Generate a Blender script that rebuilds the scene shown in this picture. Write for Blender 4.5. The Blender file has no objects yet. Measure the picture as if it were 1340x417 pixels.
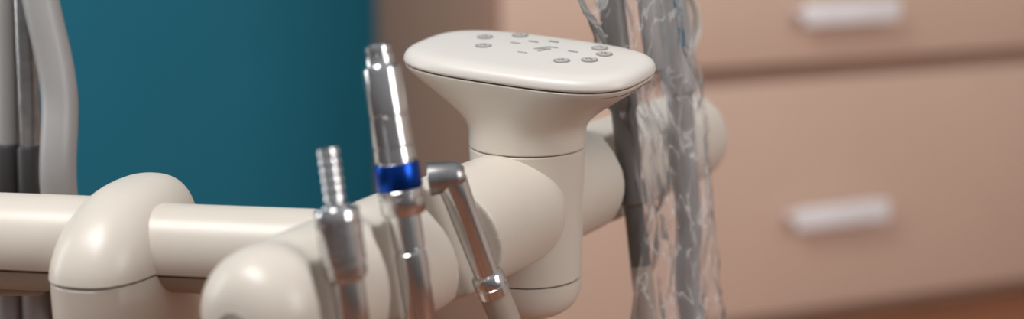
import bpy, bmesh, math, random
from mathutils import Vector, Matrix, noise
random.seed(4)
scene = bpy.context.scene
try:
    scene.view_settings.view_transform = 'Standard'
except Exception:
    pass

# ------------------------------------------------------------ materials
def srgb(r, g, b):
    def c(x):
        x /= 255.0
        return x / 12.92 if x <= 0.04045 else ((x + 0.055) / 1.055) ** 2.4
    return (c(r), c(g), c(b), 1.0)

def mat(name, col, rough=0.4, metal=0.0, var=0.04, scale=30.0, bump=0.0, bscale=200.0, coat=0.0, stretch=None):
    m = bpy.data.materials.new(name)
    m.use_nodes = True
    nt = m.node_tree
    b = nt.nodes['Principled BSDF']
    tc = nt.nodes.new('ShaderNodeTexCoord')
    mp = nt.nodes.new('ShaderNodeMapping')
    nt.links.new(tc.outputs['Object'], mp.inputs['Vector'])
    if stretch:
        mp.inputs['Scale'].default_value = stretch
    n = nt.nodes.new('ShaderNodeTexNoise')
    n.inputs['Scale'].default_value = scale
    n.inputs['Detail'].default_value = 4
    nt.links.new(mp.outputs[0], n.inputs['Vector'])
    cr = nt.nodes.new('ShaderNodeValToRGB')
    cr.color_ramp.elements[0].position = 0.3
    cr.color_ramp.elements[1].position = 0.7
    cr.color_ramp.elements[0].color = tuple(max(0, c * (1 - var)) for c in col[:3]) + (1,)
    cr.color_ramp.elements[1].color = tuple(min(1, c * (1 + var)) for c in col[:3]) + (1,)
    nt.links.new(n.outputs['Fac'], cr.inputs['Fac'])
    nt.links.new(cr.outputs['Color'], b.inputs['Base Color'])
    b.inputs['Roughness'].default_value = rough
    b.inputs['Metallic'].default_value = metal
    if coat:
        b.inputs['Coat Weight'].default_value = coat
        b.inputs['Coat Roughness'].default_value = 0.15
    if bump:
        n2 = nt.nodes.new('ShaderNodeTexNoise')
        n2.inputs['Scale'].default_value = bscale
        nt.links.new(tc.outputs['Object'], n2.inputs['Vector'])
        bp = nt.nodes.new('ShaderNodeBump')
        bp.inputs['Strength'].default_value = bump
        bp.inputs['Distance'].default_value = 0.001
        nt.links.new(n2.outputs['Fac'], bp.inputs['Height'])
        nt.links.new(bp.outputs['Normal'], b.inputs['Normal'])
    return m

M_PL = mat('ivory_plastic', srgb(207, 198, 186), 0.34, var=0.02, bump=0.03, bscale=600)
M_PAD = mat('ivory_pad_plastic', srgb(212, 206, 198), 0.36, var=0.02, bump=0.02, bscale=600)
M_PLD = mat('shaded_lower_shell_plastic', srgb(156, 144, 131), 0.45, var=0.02)  # darker beige of its own, with underside shade mixed into the colour
M_SEAM = mat('seam_shadow_gap', srgb(70, 60, 50), 0.8)
M_ST = mat('polished_steel', (0.64, 0.63, 0.63, 1), 0.17, 1.0, var=0.12, scale=80, stretch=(1, 1, 0.1))
M_ST2 = mat('dull_steel', (0.36, 0.35, 0.35, 1), 0.33, 1.0, var=0.15, scale=120)
M_BLUE = mat('blue_anodised_ring', (0.01, 0.06, 0.36, 1), 0.3, 1.0, var=0.1)
M_DK = mat('dark_rubber_and_bores', srgb(45, 42, 42), 0.5)  # black rubber, and dark discs standing in for shaded bores
M_HOSE = mat('grey_hose', srgb(152, 150, 149), 0.42, var=0.04, bump=0.1)
M_HOSEB = mat('beige_hose', srgb(165, 150, 136), 0.5, var=0.04, bump=0.1)
M_HOSED = mat('dark_grey_tube', srgb(100, 97, 94), 0.4, var=0.08)
M_ICON = mat('pad_icon_grey', srgb(140, 138, 137), 0.5)
M_ICON2 = mat('pad_button_ivory', srgb(182, 177, 171), 0.4)
M_BTN = mat('end_button_grey', srgb(150, 142, 134), 0.45)
M_CAB = mat('peach_laminate', srgb(212, 182, 163), 0.5, var=0.02, scale=4)
M_CABS = mat('shaded_laminate_carcass', srgb(160, 128, 109), 0.55, var=0.04, scale=5)  # shade of the cabinet side put into a darker laminate colour
M_HND = mat('satin_handle', srgb(240, 238, 240), 0.35, 0.0)
M_TEAL = mat('teal_wall_paint', srgb(0, 100, 122), 0.8, var=0.03, scale=3, bump=0.1, bscale=80)
M_WHITE = mat('cream_wall_paint', srgb(215, 205, 195), 0.7, var=0.02, scale=3)
M_WOOD = mat('brown_wood', srgb(138, 88, 62), 0.5, var=0.15, scale=6, stretch=(1, 12, 1))

def film_mat():
    m = bpy.data.materials.new('clear_plastic_film')
    m.use_nodes = True
    nt = m.node_tree
    nt.nodes.remove(nt.nodes['Principled BSDF'])
    out = nt.nodes['Material Output']
    tr = nt.nodes.new('ShaderNodeBsdfTransparent')
    tr.inputs['Color'].default_value = (0.98, 0.98, 0.985, 1)
    gl = nt.nodes.new('ShaderNodeBsdfGlossy')
    gl.inputs['Roughness'].default_value = 0.18
    gl.inputs['Color'].default_value = (1, 1, 1, 1)
    df = nt.nodes.new('ShaderNodeBsdfDiffuse')
    df.inputs['Color'].default_value = (0.9, 0.9, 0.91, 1)
    tc = nt.nodes.new('ShaderNodeTexCoord')
    mp = nt.nodes.new('ShaderNodeMapping')
    mp.inputs['Scale'].default_value = (34, 34, 12)
    nt.links.new(tc.outputs['Object'], mp.inputs['Vector'])
    n = nt.nodes.new('ShaderNodeTexNoise')
    n.inputs['Scale'].default_value = 1.3
    n.inputs['Detail'].default_value = 3
    n.inputs['Distortion'].default_value = 1.0
    nt.links.new(mp.outputs[0], n.inputs['Vector'])
    cr = nt.nodes.new('ShaderNodeValToRGB')
    e = cr.color_ramp.elements
    e[0].position = 0.475; e[0].color = (0.04, 0.04, 0.04, 1)
    e[1].position = 0.525; e[1].color = (0.04, 0.04, 0.04, 1)
    k = cr.color_ramp.elements.new(0.5); k.color = (0.42, 0.42, 0.42, 1)
    nt.links.new(n.outputs['Fac'], cr.inputs['Fac'])
    m1 = nt.nodes.new('ShaderNodeMixShader')
    nt.links.new(cr.outputs['Color'], m1.inputs['Fac'])
    nt.links.new(tr.outputs[0], m1.inputs[1]); nt.links.new(df.outputs[0], m1.inputs[2])
    lw = nt.nodes.new('ShaderNodeLayerWeight')
    lw.inputs['Blend'].default_value = 0.09
    m2 = nt.nodes.new('ShaderNodeMixShader')
    nt.links.new(lw.outputs['Fresnel'], m2.inputs['Fac'])
    nt.links.new(m1.outputs[0], m2.inputs[1]); nt.links.new(gl.outputs[0], m2.inputs[2])
    nt.links.new(m2.outputs[0], out.inputs['Surface'])
    return m
M_FILM = film_mat()

# ------------------------------------------------------------ mesh helpers
def frame(axis):
    z = Vector(axis).normalized()
    up = Vector((0, 0, 1)) if abs(z.z) < 0.95 else Vector((0, 1, 0))
    x = up.cross(z).normalized()
    y = z.cross(x)
    return x, y, z

class B:
    def __init__(self):
        self.bm = bmesh.new(); self.mats = []
    def mi(self, m):
        if m not in self.mats: self.mats.append(m)
        return self.mats.index(m)
    def rings(self, rings, mats, close=(True, True), facemat=None):
        bm = self.bm
        vr = [[bm.verts.new(p) for p in r] for r in rings]
        n = len(vr[0])
        for i in range(len(vr) - 1):
            m = mats[i] if isinstance(mats, list) else mats
            for j in range(n):
                k = (j + 1) % n
                f = bm.faces.new((vr[i][j], vr[i][k], vr[i + 1][k], vr[i + 1][j]))
                f.smooth = True
                f.material_index = self.mi(facemat(i, j) if facemat else m)
        for end, idx in ((0, 0), (1, -1)):
            if close[end]:
                f = bm.faces.new(vr[idx] if end else list(reversed(vr[idx])))
                f.smooth = True
                mm = (mats[idx] if isinstance(mats, list) else mats)
                f.material_index = self.mi(mm)
        return vr
    def lathe(self, A, axis, prof, m, segs=64, mats=None):
        A = Vector(A); x, y, z = frame(axis)
        rr = []
        for t, r in prof:
            r = max(r, 1e-5)
            rr.append([A + z * t + x * (r * math.cos(2 * math.pi * j / segs)) + y * (r * math.sin(2 * math.pi * j / segs)) for j in range(segs)])
        self.rings(rr, mats if mats else m)
    def tube(self, pts, r, m, segs=24, sub=8):
        P = [Vector(p) for p in pts]
        Q = []
        for i in range(len(P) - 1):
            p0 = P[max(i - 1, 0)]; p1 = P[i]; p2 = P[i + 1]; p3 = P[min(i + 2, len(P) - 1)]
            for s in range(sub):
                t = s / sub
                Q.append(0.5 * ((2 * p1) + (p2 - p0) * t + (2 * p0 - 5 * p1 + 4 * p2 - p3) * t * t + (3 * p1 - p0 - 3 * p2 + p3) * t ** 3))
        Q.append(P[-1])
        rr = []
        x = None
        for i, q in enumerate(Q):
            d = (Q[min(i + 1, len(Q) - 1)] - Q[max(i - 1, 0)]).normalized()
            if x is None:
                x, y, _ = frame(d)
            else:
                x = (x - d * x.dot(d)).normalized(); y = d.cross(x)
            ri = r(i / (len(Q) - 1)) if callable(r) else r
            rr.append([q + x * (ri * math.cos(2 * math.pi * j / segs)) + y * (ri * math.sin(2 * math.pi * j / segs)) for j in range(segs)])
        self.rings(rr, m)
    def box(self, lo, hi, m, bev=0.0):
        lo = Vector(lo); hi = Vector(hi)
        c = (lo + hi) / 2; s = hi - lo
        r = bmesh.ops.create_cube(self.bm, size=1.0)
        vs = r['verts']
        for v in vs:
            v.co = Vector((v.co.x * s.x, v.co.y * s.y, v.co.z * s.z)) + c
        fs = set(f for v in vs for f in v.link_faces)
        for f in fs: f.material_index = self.mi(m)
        if bev:
            es = set(e for v in vs for e in v.link_edges)
            bmesh.ops.bevel(self.bm, geom=list(es), offset=bev, segments=3, profile=0.5, affect='EDGES')
    def obj(self, name, mw=None, parent=None, sharp=35):
        bmesh.ops.recalc_face_normals(self.bm, faces=self.bm.faces)
        me = bpy.data.meshes.new(name)
        self.bm.to_mesh(me); self.bm.free()
        for m in self.mats: me.materials.append(m)
        for p in me.polygons: p.use_smooth = True
        if sharp: me.set_sharp_from_angle(angle=math.radians(sharp))
        o = bpy.data.objects.new(name, me)
        scene.collection.objects.link(o)
        if mw is not None: o.matrix_world = mw
        if parent is not None:
            o.parent = parent
            o.matrix_parent_inverse = parent.matrix_basis.inverted()
        return o

# ------------------------------------------------------------ unit frame
ZU = 0.61
U = Matrix.Translation((0.0082, 0.798, ZU)) @ Matrix.Rotation(math.radians(-30.3), 4, 'Z')
unit = bpy.data.objects.new('dental_delivery_unit', None)
scene.collection.objects.link(unit)
unit.matrix_basis = U
unit.empty_display_size = 0.05
W0 = Matrix.Identity(4)
ZB = -0.006     # instrument bar axis height in the unit frame

def cap_profile(y0, y1, r, l0, l1, n0=2.4, n1=2.4, step=0.003, dips=(), taper=0.0):
    out = []
    N = 16
    for i in range(N + 1):
        a = (math.pi / 2) * i / N
        out.append((y0 + l0 * (1 - math.cos(a) ** (2 / n0)), r * math.sin(a) ** (2 / n0)))
    y = y0 + l0 + step
    while y < y1 - l1:
        d = sum(dp * math.exp(-((y - c) / w) ** 2) for c, w, dp in dips)
        out.append((y, r - d)); y += step
    for i in range(N, -1, -1):
        a = (math.pi / 2) * i / N
        out.append((y1 - l1 * (1 - math.cos(a) ** (2 / n1)), r * math.sin(a) ** (2 / n1)))
    if taper:
        out = [(y, q * (1 - taper * max(0, min(1, (-0.12 - y) / 0.10)))) for y, q in out]
    return out

# instrument axes (top, bottom) in unit frame
C1 = (Vector((0.023, -0.205, 0.0635)), Vector((0.034, -0.205, -0.008)))
C2 = (Vector((0.014, -0.156, 0.099)), Vector((0.034, -0.156, -0.016)))
C3 = (Vector((0.022, -0.110, 0.031)), Vector((0.036, -0.092, -0.031)))
C4 = (Vector((0.0137, 0.070, 0.0965)), Vector((0.038, 0.073, -0.087)))
C5 = (Vector((0.0239, 0.130, 0.0914)), Vector((0.044, 0.130, -0.10)))

def carved(name, prof, cuts):
    b = B(); b.lathe((0, 0, ZB), (0, 1, 0), prof, M_PL, 96)
    o = b.obj(name, U.copy(), unit, 0)
    cutters = []
    for (T, Bt), r in cuts:
        c = B(); ax = (Bt - T).normalized()
        mid = T + ax * ((T.z - 0.0) / max(1e-6, -ax.z))
        c.lathe(mid - ax * 0.09, ax, [(0, r), (0.18, r)], M_PL, 48)
        co = c.obj('cut', U.copy())
        cutters.append(co)
        md = o.modifiers.new('cut', 'BOOLEAN'); md.object = co; md.operation = 'DIFFERENCE'; md.solver = 'EXACT'
    rm = o.modifiers.new('rm', 'REMESH'); rm.mode = 'VOXEL'; rm.voxel_size = 0.0010; rm.use_smooth_shade = True
    sm = o.modifiers.new('sm', 'SMOOTH'); sm.factor = 0.6; sm.iterations = 6
    bpy.context.view_layer.update()
    dg = bpy.context.evaluated_depsgraph_get()
    me = bpy.data.meshes.new_from_object(o.evaluated_get(dg))
    o.modifiers.clear()
    o.data = me
    if not me.materials: me.materials.append(M_PL)
    for p in me.polygons: p.use_smooth = True
    for c in cutters: bpy.data.objects.remove(c, do_unlink=True)
    return o

carved('holder_bar_front', cap_profile(-0.243, 0.004, 0.0312, 0.030, 0.024, 2.5, 2.3,
       dips=[(-0.205, 0.005, 0.0028), (-0.156, 0.005, 0.0028), (-0.10, 0.009, 0.0015)], taper=0.10),
       [(C1, 0.0140), (C2, 0.0148), (C3, 0.0180)])
carved('holder_bar_rear', cap_profile(-0.005, 0.228, 0.0295, 0.01, 0.026, 2.5, 2.3,
       dips=[(0.07, 0.006, 0.0022), (0.13, 0.006, 0.0022), (0.175, 0.003, 0.0015)]),
       [(C4, 0.0125), (C5, 0.0125)])

# end button on the bar
b = B()
b.lathe((0.003, -0.2400, ZB - 0.003), (0, -1, 0), [(0, 0.0095), (0.0028, 0.0095), (0.0034, 0.0088), (0.0034, 0.0078), (0.0026, 0.0074), (0.0026, 0.0)], M_BTN, 48)
b.obj('end_button', U.copy(), unit)

# post
b = B()
b.lathe((0, 0, 0), (0, 0, 1), [(-0.0455, 0.0290), (-0.045, 0.0296), (0.0, 0.0303), (0.0242, 0.0310), (0.0248, 0.0304)], M_PL, 96)
pr = []
for i in range(21):
    a = (math.pi / 2) * i / 20
    pr.append((-0.069 + 0.0225 * (1 - math.cos(a) ** (2 / 2.6)), 0.0296 * math.sin(a) ** (2 / 2.6)))
pr.append((-0.0462, 0.0290))
b.lathe((0, 0, 0), (0, 0, 1), pr, M_PL, 96)
b.lathe((0, 0, 0), (0, 0, 1), [(-0.05, 0.0286), (0.03, 0.0296)], M_SEAM, 96)
b.obj('post', U.copy(), unit)

# neck + pad : the head is pitched towards the operator and rolled slightly
TILT = math.radians(6.5)
ROLL = math.radians(2.6)
def section(a_, b_, n, z, k=1.0, N=128):
    R = Matrix.Rotation(ROLL * k, 3, 'Y') @ Matrix.Rotation(TILT * k, 3, 'X')
    out = []
    for j in range(N):
        th = 2 * math.pi * j / N
        c, s = math.cos(th), math.sin(th)
        x = a_ * math.copysign(abs(c) ** (2 / n), c)
        y = b_ * math.copysign(abs(s) ** (2 / n), s)
        out.append(R @ Vector((x, y, 0)) + Vector((0, 0, z - 0.0006 * k)))
    return out
b = B()
secs = [(0.0306, 0.0306, 2.0, 0.0254, 0), (0.0312, 0.0312, 2.0, 0.0262, 0), (0.0312, 0.0312, 2, 0.032, 0.05), (0.0317, 0.0312, 2.0, 0.0362, 0.12),
        (0.0340, 0.0315, 2.05, 0.0405, 0.25), (0.0385, 0.0320, 2.15, 0.0448, 0.4), (0.0446, 0.0330, 2.3, 0.0496, 0.6), (0.0515, 0.0343, 2.5, 0.0548, 0.8),
        (0.0582, 0.0356, 2.8, 0.0598, 0.95), (0.0637, 0.0368, 3.0, 0.0639, 1.0), (0.0666, 0.0375, 3.1, 0.0664, 1), (0.0673, 0.0378, 3.1, 0.0678, 1), (0.0669, 0.0375, 3.1, 0.0682, 1)]
b.rings([section(a_, bb, n, z, k) for a_, bb, n, z, k in secs], M_PL)
b.rings([section(0.066, 0.0367, 3.1, 0.0655), section(0.066, 0.0367, 3.1, 0.072)], M_SEAM)
b.obj('pad_neck', U.copy(), unit)
b = B()
rr = []
for ins, z in [(0.0012, 0.0689), (0.0004, 0.0692), (0.0, 0.0699), (0.0, 0.0706), (0.0003, 0.0721), (0.0011, 0.0736), (0.0025, 0.0748), (0.0045, 0.0756), (0.0075, 0.07615), (0.012, 0.0764)]:
    rr.append(section(0.0680 - ins, 0.0385 - ins, 3.1, z))
for f in (0.8, 0.6, 0.4, 0.2, 0.02):
    rr.append(section(0.0560 * f, 0.0265 * f, 3.1, 0.0764 + 0.0006 * (1 - f)))
b.rings(rr, M_PAD)
b.obj('control_pad', U.copy(), unit, 0)
# pad icons
PT = Matrix.Translation((0, 0, 0.0762)) @ Matrix.Rotation(ROLL, 4, 'Y') @ Matrix.Rotation(TILT, 4, 'X')
def pv(x, y, z=0): return PT @ Vector((x, y * 1.05 - 0.001, z))
pn = (PT.to_3x3() @ Vector((0, 0, 1)))
b = B()
for x, y in [(-.0194, .0253), (-.0348, .0143), (-.0257, -.0012), (.0319, .0208), (.0395, .0117), (.0378, -.0011), (.0258, -.0084)]:
    b.lathe(pv(x, y, -0.0006), pn, [(0, 0.0044), (0.0008, 0.0044), (0.0009, 0.0042), (0.0009, 0.0035)], M_ICON, 32)
    b.lathe(pv(x, y, -0.0006), pn, [(0, 0.0035), (0.0011, 0.0034), (0.0012, 0.0)], M_ICON2, 32)
    for k in range(3):
        dx = (k - 1) * 0.0013
        b.lathe(pv(x + dx, y + (0.0006 if k == 1 else -0.0005), 0), pn, [(0, 0.0007), (0.0008, 0.0007)], M_ICON, 10)
for x, y in [(-.013, .0104), (0, -.0041), (.0036, .0217), (.0227, .0087), (-.006, .017)]:
    for k in range(5):
        b.lathe(pv(x + (k - 2) * 0.0012, y, -0.0004), pn, [(0, 0.0006), (0.0007, 0.0006)], M_ICON, 8)
for p, q in [((.002, .004), (.007, .0105)), ((.002, .004), (.010, .0075)), ((.010, .0075), (.006, .001)), ((.007, .0105), (.012, .0112))]:
    b.tube([pv(*p), pv(*q)], 0.0006, M_ICON, 8, 2)
b.obj('pad_icons', U.copy(), unit)

# ------------------------------------------------------------ support arm (world coordinates)
ad = Vector((-0.1149, 0.0173, 0)).normalized()
J = Vector((-0.050, 0.6895, ZU + ZB))
def arm_seg(t0, t1, r, name, zs=-0.0085):
    b = B(); n = 160
    side = Vector((0, 0, 1)).cross(ad)
    prof = cap_profile(t0, t1, 1.0, 0.004, 0.004, 3, 3, 0.02)
    rr = []
    for t, k in prof:
        ring = []
        for j in range(n):
            th = 2 * math.pi * (j + 0.5) / n
            c, s = math.cos(th), math.sin(th)
            q = r * k
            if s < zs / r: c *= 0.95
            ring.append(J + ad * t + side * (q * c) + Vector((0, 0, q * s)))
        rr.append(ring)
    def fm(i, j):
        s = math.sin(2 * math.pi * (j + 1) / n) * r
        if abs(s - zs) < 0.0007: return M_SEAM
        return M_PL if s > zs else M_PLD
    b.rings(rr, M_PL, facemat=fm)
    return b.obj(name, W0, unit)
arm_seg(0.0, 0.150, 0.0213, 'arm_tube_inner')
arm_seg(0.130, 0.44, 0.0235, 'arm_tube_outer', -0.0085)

# arm knuckle
KC = Vector((-0.186, 0.712, ZU))
kh = math.radians(14)
ky = Vector((math.sin(kh), math.cos(kh), 0)); kx = Vector((math.cos(kh), -math.sin(kh), 0))
def knuckle_ring(a_, b_, z, sh, n=2.5, N=96):
    out = []
    for j in range(N):
        th = 2 * math.pi * j / N
        c, s = math.cos(th), math.sin(th)
        out.append(KC + kx * (a_ * math.copysign(abs(c) ** (2 / n), c)) + ky * (sh + b_ * math.copysign(abs(s) ** (2 / n), s)) + Vector((0, 0, z)))
    return out
b = B()
KS = -0.014
rr = [knuckle_ring(0.0255, 0.048, KS + 0.0004, 0)]
for i in range(25):
    a = (math.pi / 2) * i / 24
    cz, sz = math.cos(a), math.sin(a)
    k = max(cz, 0.001) ** (2 / 2.6)
    h = sz ** (2 / 2.1)
    rr.append(knuckle_ring(0.0265 * k, 0.049 * k, KS + 0.001 + 0.0372 * h, 0.014 * h ** 1.3, 2.6 - 0.3 * h))
b.rings(rr, M_PL)
rr = [knuckle_ring(0.0258, 0.048, KS - 0.0004, 0), knuckle_ring(0.0262, 0.0487, KS - 0.0012, 0)]
for i in range(1, 20):
    a = (math.pi / 2) * i / 19
    k = max(math.cos(a), 0.001) ** (2 / 5)
    rr.append(knuckle_ring(0.0262 * k, 0.0487 * k, KS - 0.0012 - 0.065 * math.sin(a) ** (2 / 2.5), 0))
b.rings(rr, M_PL)
b.rings([knuckle_ring(0.0248, 0.047, KS - 0.003, 0), knuckle_ring(0.0248, 0.047, KS + 0.003, 0)], M_SEAM)
b.obj('arm_knuckle', W0, unit)

# supporting column, off to the left
b = B()
cp = J + ad * 0.44
b.lathe((cp.x, cp.y, 0.0), (0, 0, 1), [(0.0, 0.20), (0.02, 0.20), (0.035, 0.18), (0.045, 0.05), (0.06, 0.04), (ZU + 0.02, 0.04), (ZU + 0.03, 0.03)], M_PL, 64)
b.obj('support_column', W0, unit)

# ------------------------------------------------------------ instruments
def ax(C): return (C[1] - C[0]).normalized()
def hang(b, C, r, m, L, drop=0.30, xo=0.02):
    a = ax(C); p = C[0] + a * L
    b.tube([p - a * 0.004, p + a * 0.03, p + a * 0.07 + Vector((0, 0, -0.02)), p + Vector((xo + 0.03, 0, -drop * 0.7)), p + Vector((xo, 0.0, -drop))], r, m, 20, 8)

# 1: barbed coupling
b = B()
prof = [(0, 0.0030), (0.0004, 0.0040)]
t = 0.0006
for k in range(6):
    prof += [(t, 0.0040), (t + 0.0024, 0.0048), (t + 0.0027, 0.0035), (t + 0.0036, 0.0035)]
    t += 0.0037
prof += [(0.0236, 0.0040), (0.0240, 0.0060), (0.0250, 0.0064), (0.0256, 0.0088), (0.0266, 0.0094), (0.030, 0.0095), (0.0303, 0.0089), (0.0312, 0.0089), (0.0315, 0.0095)]
t = 0.036
for k in range(5):
    prof += [(t, 0.0095), (t + 0.0003, 0.0091), (t + 0.0009, 0.0091), (t + 0.0012, 0.0095)]
    t += 0.0020
prof += [(0.048, 0.0094), (0.0484, 0.0087), (0.0494, 0.0087), (0.0498, 0.0092), (0.054, 0.0088), (0.056, 0.0070), (0.10, 0.0066), (0.101, 0.006)]
b.lathe(C1[0], ax(C1), prof, M_ST, 64)
b.lathe(C1[0] - ax(C1) * 0.0001, ax(C1), [(0, 0.0016), (0.0002, 0.0016)], M_DK, 16)
hang(b, C1, 0.0062, M_HOSEB, 0.10)
b.obj('dental_handpiece_coupling', U.copy())

# 2: coupling with blue ring
b = B()
p1 = [(0, 0.0048), (0.0008, 0.0058), (0.0028, 0.0060), (0.0032, 0.0054), (0.0042, 0.0054), (0.0046, 0.0062), (0.0085, 0.0064), (0.0094, 0.0070), (0.0100, 0.0081), (0.0112, 0.0085),
      (0.030, 0.0087), (0.0303, 0.0082), (0.0313, 0.0082), (0.0316, 0.0087), (0.044, 0.0090), (0.0443, 0.0086), (0.0450, 0.0086), (0.0453, 0.0090), (0.0505, 0.0093), (0.0512, 0.0088), (0.0520, 0.0098)]
p2 = [(0.0522, 0.0100), (0.0528, 0.0103), (0.0628, 0.0103), (0.0634, 0.0100)]
p3 = [(0.0636, 0.0096), (0.0642, 0.0101), (0.0660, 0.0101), (0.0663, 0.0096), (0.0673, 0.0096), (0.0676, 0.0101), (0.0735, 0.0101), (0.0750, 0.0092), (0.0756, 0.0072), (0.09, 0.0070),
      (0.0905, 0.0065), (0.092, 0.0065), (0.0925, 0.0070), (0.14, 0.0067), (0.141, 0.006)]
b.lathe(C2[0], ax(C2), p1, M_ST, 64)
b.lathe(C2[0], ax(C2), p2, M_BLUE, 64)
b.lathe(C2[0], ax(C2), p3, M_ST, 64)
for k in range(4):
    x, y, z = frame(ax(C2)); an = k * math.pi / 2
    b.lathe(C2[0] + x * (0.0032 * math.cos(an)) + y * (0.0032 * math.sin(an)) - z * 0.0002, z, [(0, 0.0010), (0.0004, 0.0010)], M_DK, 12)
hang(b, C2, 0.0062, M_HOSEB, 0.14)
b.obj('dental_handpiece_coupling', U.copy())

# 3: syringe handle
b = B()
b.lathe(C3[0], ax(C3), [(-0.004, 0.0050), (-0.003, 0.0068), (0.001, 0.0074), (0.010, 0.0070), (0.030, 0.0066), (0.050, 0.0060), (0.0505, 0.0072), (0.0515, 0.0078), (0.0555, 0.0080), (0.0558, 0.0075), (0.0566, 0.0075), (0.0570, 0.0080), (0.0615, 0.0078), (0.0625, 0.0070)], M_ST, 48)
hd = Vector((-0.80, -0.50, -0.12)).normalized()
h0 = C3[0] + Vector((0.004, 0.002, 0.002))
b.lathe(h0, hd, [(-0.002, 0.004), (0, 0.0062), (0.002, 0.0070), (0.013, 0.0078), (0.0145, 0.0079), (0.0150, 0.0074), (0.0150, 0.0060)], M_ST2, 48)
b.lathe(h0 + hd * 0.0142, hd, [(0, 0.0061), (0.0009, 0.0061)], M_DK, 32)  # dark disc: shade inside the open end, set as colour
hang(b, C3, 0.0074, M_HOSEB, 0.062)
b.obj('air_water_syringe_handle', U.copy())

# 4, 5: wrapped instruments in the rear slots
b = B()
b.lathe(C4[0] - ax(C4) * 0.06, ax(C4), [(0, 0.0055), (0.002, 0.0065), (0.05, 0.0072), (0.10, 0.0076), (0.105, 0.0086), (0.12, 0.0086), (0.122, 0.0072), (0.16, 0.0070), (0.162, 0.0078), (0.175, 0.0078), (0.177, 0.006), (0.22, 0.006)], M_HOSED, 48)
hang(b, C4, 0.0062, M_HOSEB, 0.156)
b.lathe(C4[0] + Vector((0.012, 0.012, 0.03)), Vector((0.10, 0.10, -1)).normalized(), [(-0.04, 0.005), (-0.038, 0.006), (0.07, 0.0055), (0.072, 0.004)], M_HOSE, 32)
b.obj('suction_handpiece', U.copy())
b = B()
b.lathe(C5[0] - ax(C5) * 0.05, ax(C5), [(0, 0.0065), (0.002, 0.0080), (0.05, 0.0085), (0.088, 0.0088), (0.09, 0.0096), (0.104, 0.0096), (0.106, 0.0078), (0.16, 0.0076)], M_HOSE, 48)
hang(b, C5, 0.0078, M_HOSE, 0.105)
b.tube([(0.020, 0.125, 0.115), (0.024, 0.140, 0.103), (0.028, 0.153, 0.086), (0.030, 0.154, 0.070), (0.030, 0.142, 0.061), (0.030, 0.128, 0.062)], 0.0026, M_PL, 16, 8)
b.obj('saliva_ejector_handpiece', U.copy())

# plastic sleeve
b = B()
keys = [(0.150, 0.018, 0.075, 0.020, 0.066), (0.105, 0.022, 0.078, 0.020, 0.054), (0.070, 0.028, 0.085, 0.018, 0.042), (0.040, 0.034, 0.100, 0.014, 0.036), (0.015, 0.040, 0.104, 0.010, 0.034),
        (-0.030, 0.044, 0.104, 0.012, 0.034), (-0.060, 0.046, 0.096, 0.014, 0.042), (-0.105, 0.048, 0.092, 0.018, 0.048)]
def kv(z):
    for i in range(len(keys) - 1):
        if keys[i][0] >= z >= keys[i + 1][0]:
            t = (keys[i][0] - z) / (keys[i][0] - keys[i + 1][0])
            t = t * t * (3 - 2 * t)
            return [keys[i][k] * (1 - t) + keys[i + 1][k] * t for k in range(5)]
    return list(keys[-1])
rr = []
NZ, NT = 150, 120
for i in range(NZ):
    z = 0.150 - 0.255 * i / (NZ - 1)
    _, cx, cy, hx, hy = kv(z)
    ring = []
    for j in range(NT):
        th = 2 * math.pi * j / NT
        c, s = math.cos(th), math.sin(th)
        w = 1 + 0.20 * noise.noise(Vector((c * 1.6, s * 1.6, z * 16))) + 0.10 * math.sin(5 * th + 25 * z + 2 * noise.noise(Vector((0, 0, z * 20))))
        q = noise.noise(Vector((c * 3.2, s * 3.2, z * 26 + 3)))
        wr = 0.0035 * (1 - 2 * abs(q) ** 0.7)
        zz = z + (0.006 * noise.noise(Vector((c * 5, s * 5, 1))) if i > NZ - 12 else 0)
        ring.append(Vector((cx + (hx * w + wr) * c, cy + (hy * w + wr) * s, zz)))
    rr.append(ring)
b.rings(rr, M_FILM, close=(False, False))
b.obj('plastic_barrier_sleeve', U.copy(), None, 0)

# left background instruments (world coordinates)
b = B()
b.tube([(-0.285, 0.93, 0.80), (-0.280, 0.885, 0.80), (-0.268, 0.850, 0.758), (-0.259, 0.8395, 0.708), (-0.2490, 0.829, 0.6586), (-0.2490, 0.817, 0.6055), (-0.250, 0.840, 0.52), (-0.245, 0.90, 0.40), (-0.24, 0.98, 0.20), (-0.24, 1.05, 0.02)], 0.0098, M_HOSE, 28, 10)
b.obj('instrument_hose', W0)
for nm, xt, xb, yy, m1 in (('suction_tip_holder', -0.272, -0.2715, 0.845, M_ST2), ('suction_tip_holder', -0.281, -0.2895, 0.848, M_HOSE)):
    b = B()
    T = Vector((xt, yy + 0.01, 0.76)); Bm = Vector((xb, yy - 0.01, 0.50))
    a = (Bm - T).normalized()
    b.lathe(T, a, [(0, 0.004), (0.001, 0.005), (0.03, 0.0056), (0.135, 0.0060)], m1, 40)
    b.lathe(T, a, [(0.1345, 0.0062), (0.137, 0.0076), (0.165, 0.0080), (0.20, 0.0080), (0.205, 0.0065), (0.21, 0.006)], M_DK, 40)
    b.tube([T + a * 0.205, Bm, Bm + Vector((0, 0, -0.10)), Bm + Vector((-0.05, -0.02, -0.18)), Bm + Vector((-0.13, -0.06, -0.22))], 0.0085, M_HOSE, 20, 8)
    b.obj(nm, W0)
b = B()
b.box((-0.305, 0.735, 0.570), (-0.235, 0.862, 0.588), M_PLD, 0.004)
b.obj('rear_holder_bracket', W0, unit)

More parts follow.
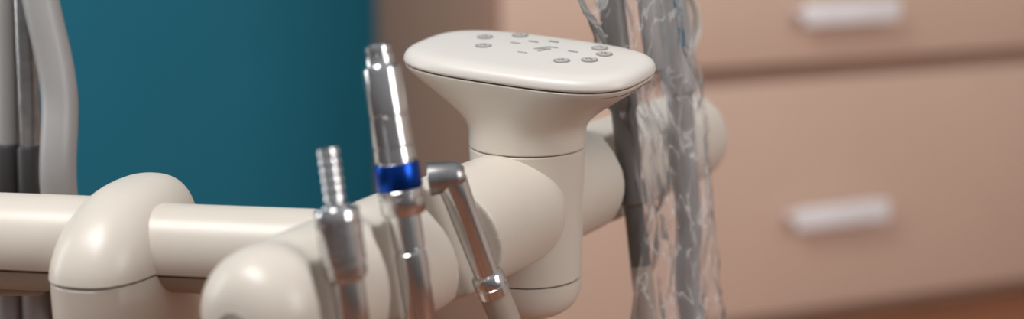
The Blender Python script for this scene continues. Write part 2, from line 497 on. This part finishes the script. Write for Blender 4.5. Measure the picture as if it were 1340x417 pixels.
# ------------------------------------------------------------ room
ch = math.atan2(0.39, 0.92)
CM = Matrix.Translation((-0.022, 2.183, 0)) @ Matrix.Rotation(ch, 4, 'Z')
cab = bpy.data.objects.new('drawer_cabinet', None); scene.collection.objects.link(cab); cab.matrix_basis = CM
b = B(); b.box((0.0, 0.022, 0.0), (2.0, 0.56, 0.83), M_CABS, 0.002); b.obj('carcass', CM.copy(), cab)
b = B(); b.box((-0.01, -0.01, 0.83), (2.01, 0.57, 0.86), M_CAB, 0.004); b.obj('worktop', CM.copy(), cab)
n = 0
for x0, x1 in ((0.012, 1.19), (1.205, 1.99)):
    for z0, z1 in ((0.03, 0.410), (0.440, 0.612), (0.64, 0.815)):
        n += 1
        b = B(); b.box((x0, 0, z0), (x1, 0.020, z1), M_CAB, 0.003); b.obj('drawer_front_%d' % n, CM.copy(), cab)
        zc = {0.03: 0.193, 0.440: 0.519, 0.64: 0.72}[z0]
        xc = 0.590 if x0 < 1 else 1.6
        b = B()
        b.tube([(xc - 0.082, 0.001, zc), (xc - 0.082, -0.020, zc), (xc - 0.074, -0.028, zc)], 0.006, M_HND, 12, 4)
        b.tube([(xc + 0.082, 0.001, zc), (xc + 0.082, -0.020, zc), (xc + 0.074, -0.028, zc)], 0.006, M_HND, 12, 4)
        b.box((xc - 0.088, -0.036, zc - 0.018), (xc + 0.088, -0.024, zc + 0.018), M_HND, 0.004)
        b.obj('handle_%d' % n, CM.copy(), cab)
b = B(); b.box((-3.0, 0.575, 0), (2.6, 0.675, 2.7), M_TEAL); b.obj('wall_back', CM.copy())
b = B(); b.box((-3.0, 0.560, 0), (-0.001, 0.575, 0.075), M_WOOD, 0.003); b.obj('baseboard_back', CM.copy())
b = B(); b.box((2.02, -3.5, 0), (2.12, 0.575, 2.7), M_WHITE); b.obj('wall_right', CM.copy())
b = B(); b.box((-3.0, -4.0, -0.1), (2.6, 0.675, 0), M_WOOD); b.obj('floor', CM.copy())

# ------------------------------------------------------------ light
w = bpy.data.worlds.new('w'); scene.world = w; w.use_nodes = True
nt = w.node_tree; bg = nt.nodes['Background']
tc = nt.nodes.new('ShaderNodeTexCoord'); sp = nt.nodes.new('ShaderNodeSeparateXYZ')
nt.links.new(tc.outputs['Generated'], sp.inputs[0])
cr = nt.nodes.new('ShaderNodeValToRGB'); e = cr.color_ramp.elements
mr = nt.nodes.new('ShaderNodeMapRange'); mr.inputs['From Min'].default_value = -1
nt.links.new(sp.outputs['Z'], mr.inputs['Value']); nt.links.new(mr.outputs[0], cr.inputs['Fac'])
e[0].position = 0.38; e[0].color = (0.15, 0.125, 0.11, 1)
e[1].position = 0.85; e[1].color = (0.85, 0.88, 0.93, 1)
nt.links.new(cr.outputs['Color'], bg.inputs['Color']); bg.inputs['Strength'].default_value = 0.50

def area(name, loc, target, sx, sy, power, col):
    l = bpy.data.lights.new(name, 'AREA'); l.shape = 'RECTANGLE'; l.size = sx; l.size_y = sy; l.energy = power; l.color = col
    o = bpy.data.objects.new(name, l); scene.collection.objects.link(o); o.location = loc
    o.rotation_euler = (Vector(target) - Vector(loc)).to_track_quat('-Z', 'Y').to_euler()
area('ceiling_lamp', (-0.7, 0.3, 2.3), (-0.1, 0.8, 0.6), 1.0, 0.6, 31, (1, 0.985, 0.97))
area('window_light', (2.0, -0.3, 1.5), (0.7, 1.5, 0.4), 1.0, 1.3, 26, (1, 0.97, 0.95))
area('added_wall_fill', (-1.7, 1.0, 1.1), (-0.9, 2.0, 0.6), 0.6, 1.0, 13, (0.95, 0.98, 1))  # added fill lamp, brightens the left of the teal wall

# ------------------------------------------------------------ camera
cam = bpy.data.cameras.new('cam'); co = bpy.data.objects.new('camera', cam); scene.collection.objects.link(co)
co.location = (0, 0, 0.80); co.rotation_euler = (math.radians(90 - 12.2), 0, 0)
cam.sensor_width = 36; cam.lens = 53.73
cam.clip_start = 0.02
cam.dof.use_dof = True; cam.dof.focus_distance = 0.765; cam.dof.aperture_fstop = 3.4
scene.camera = co
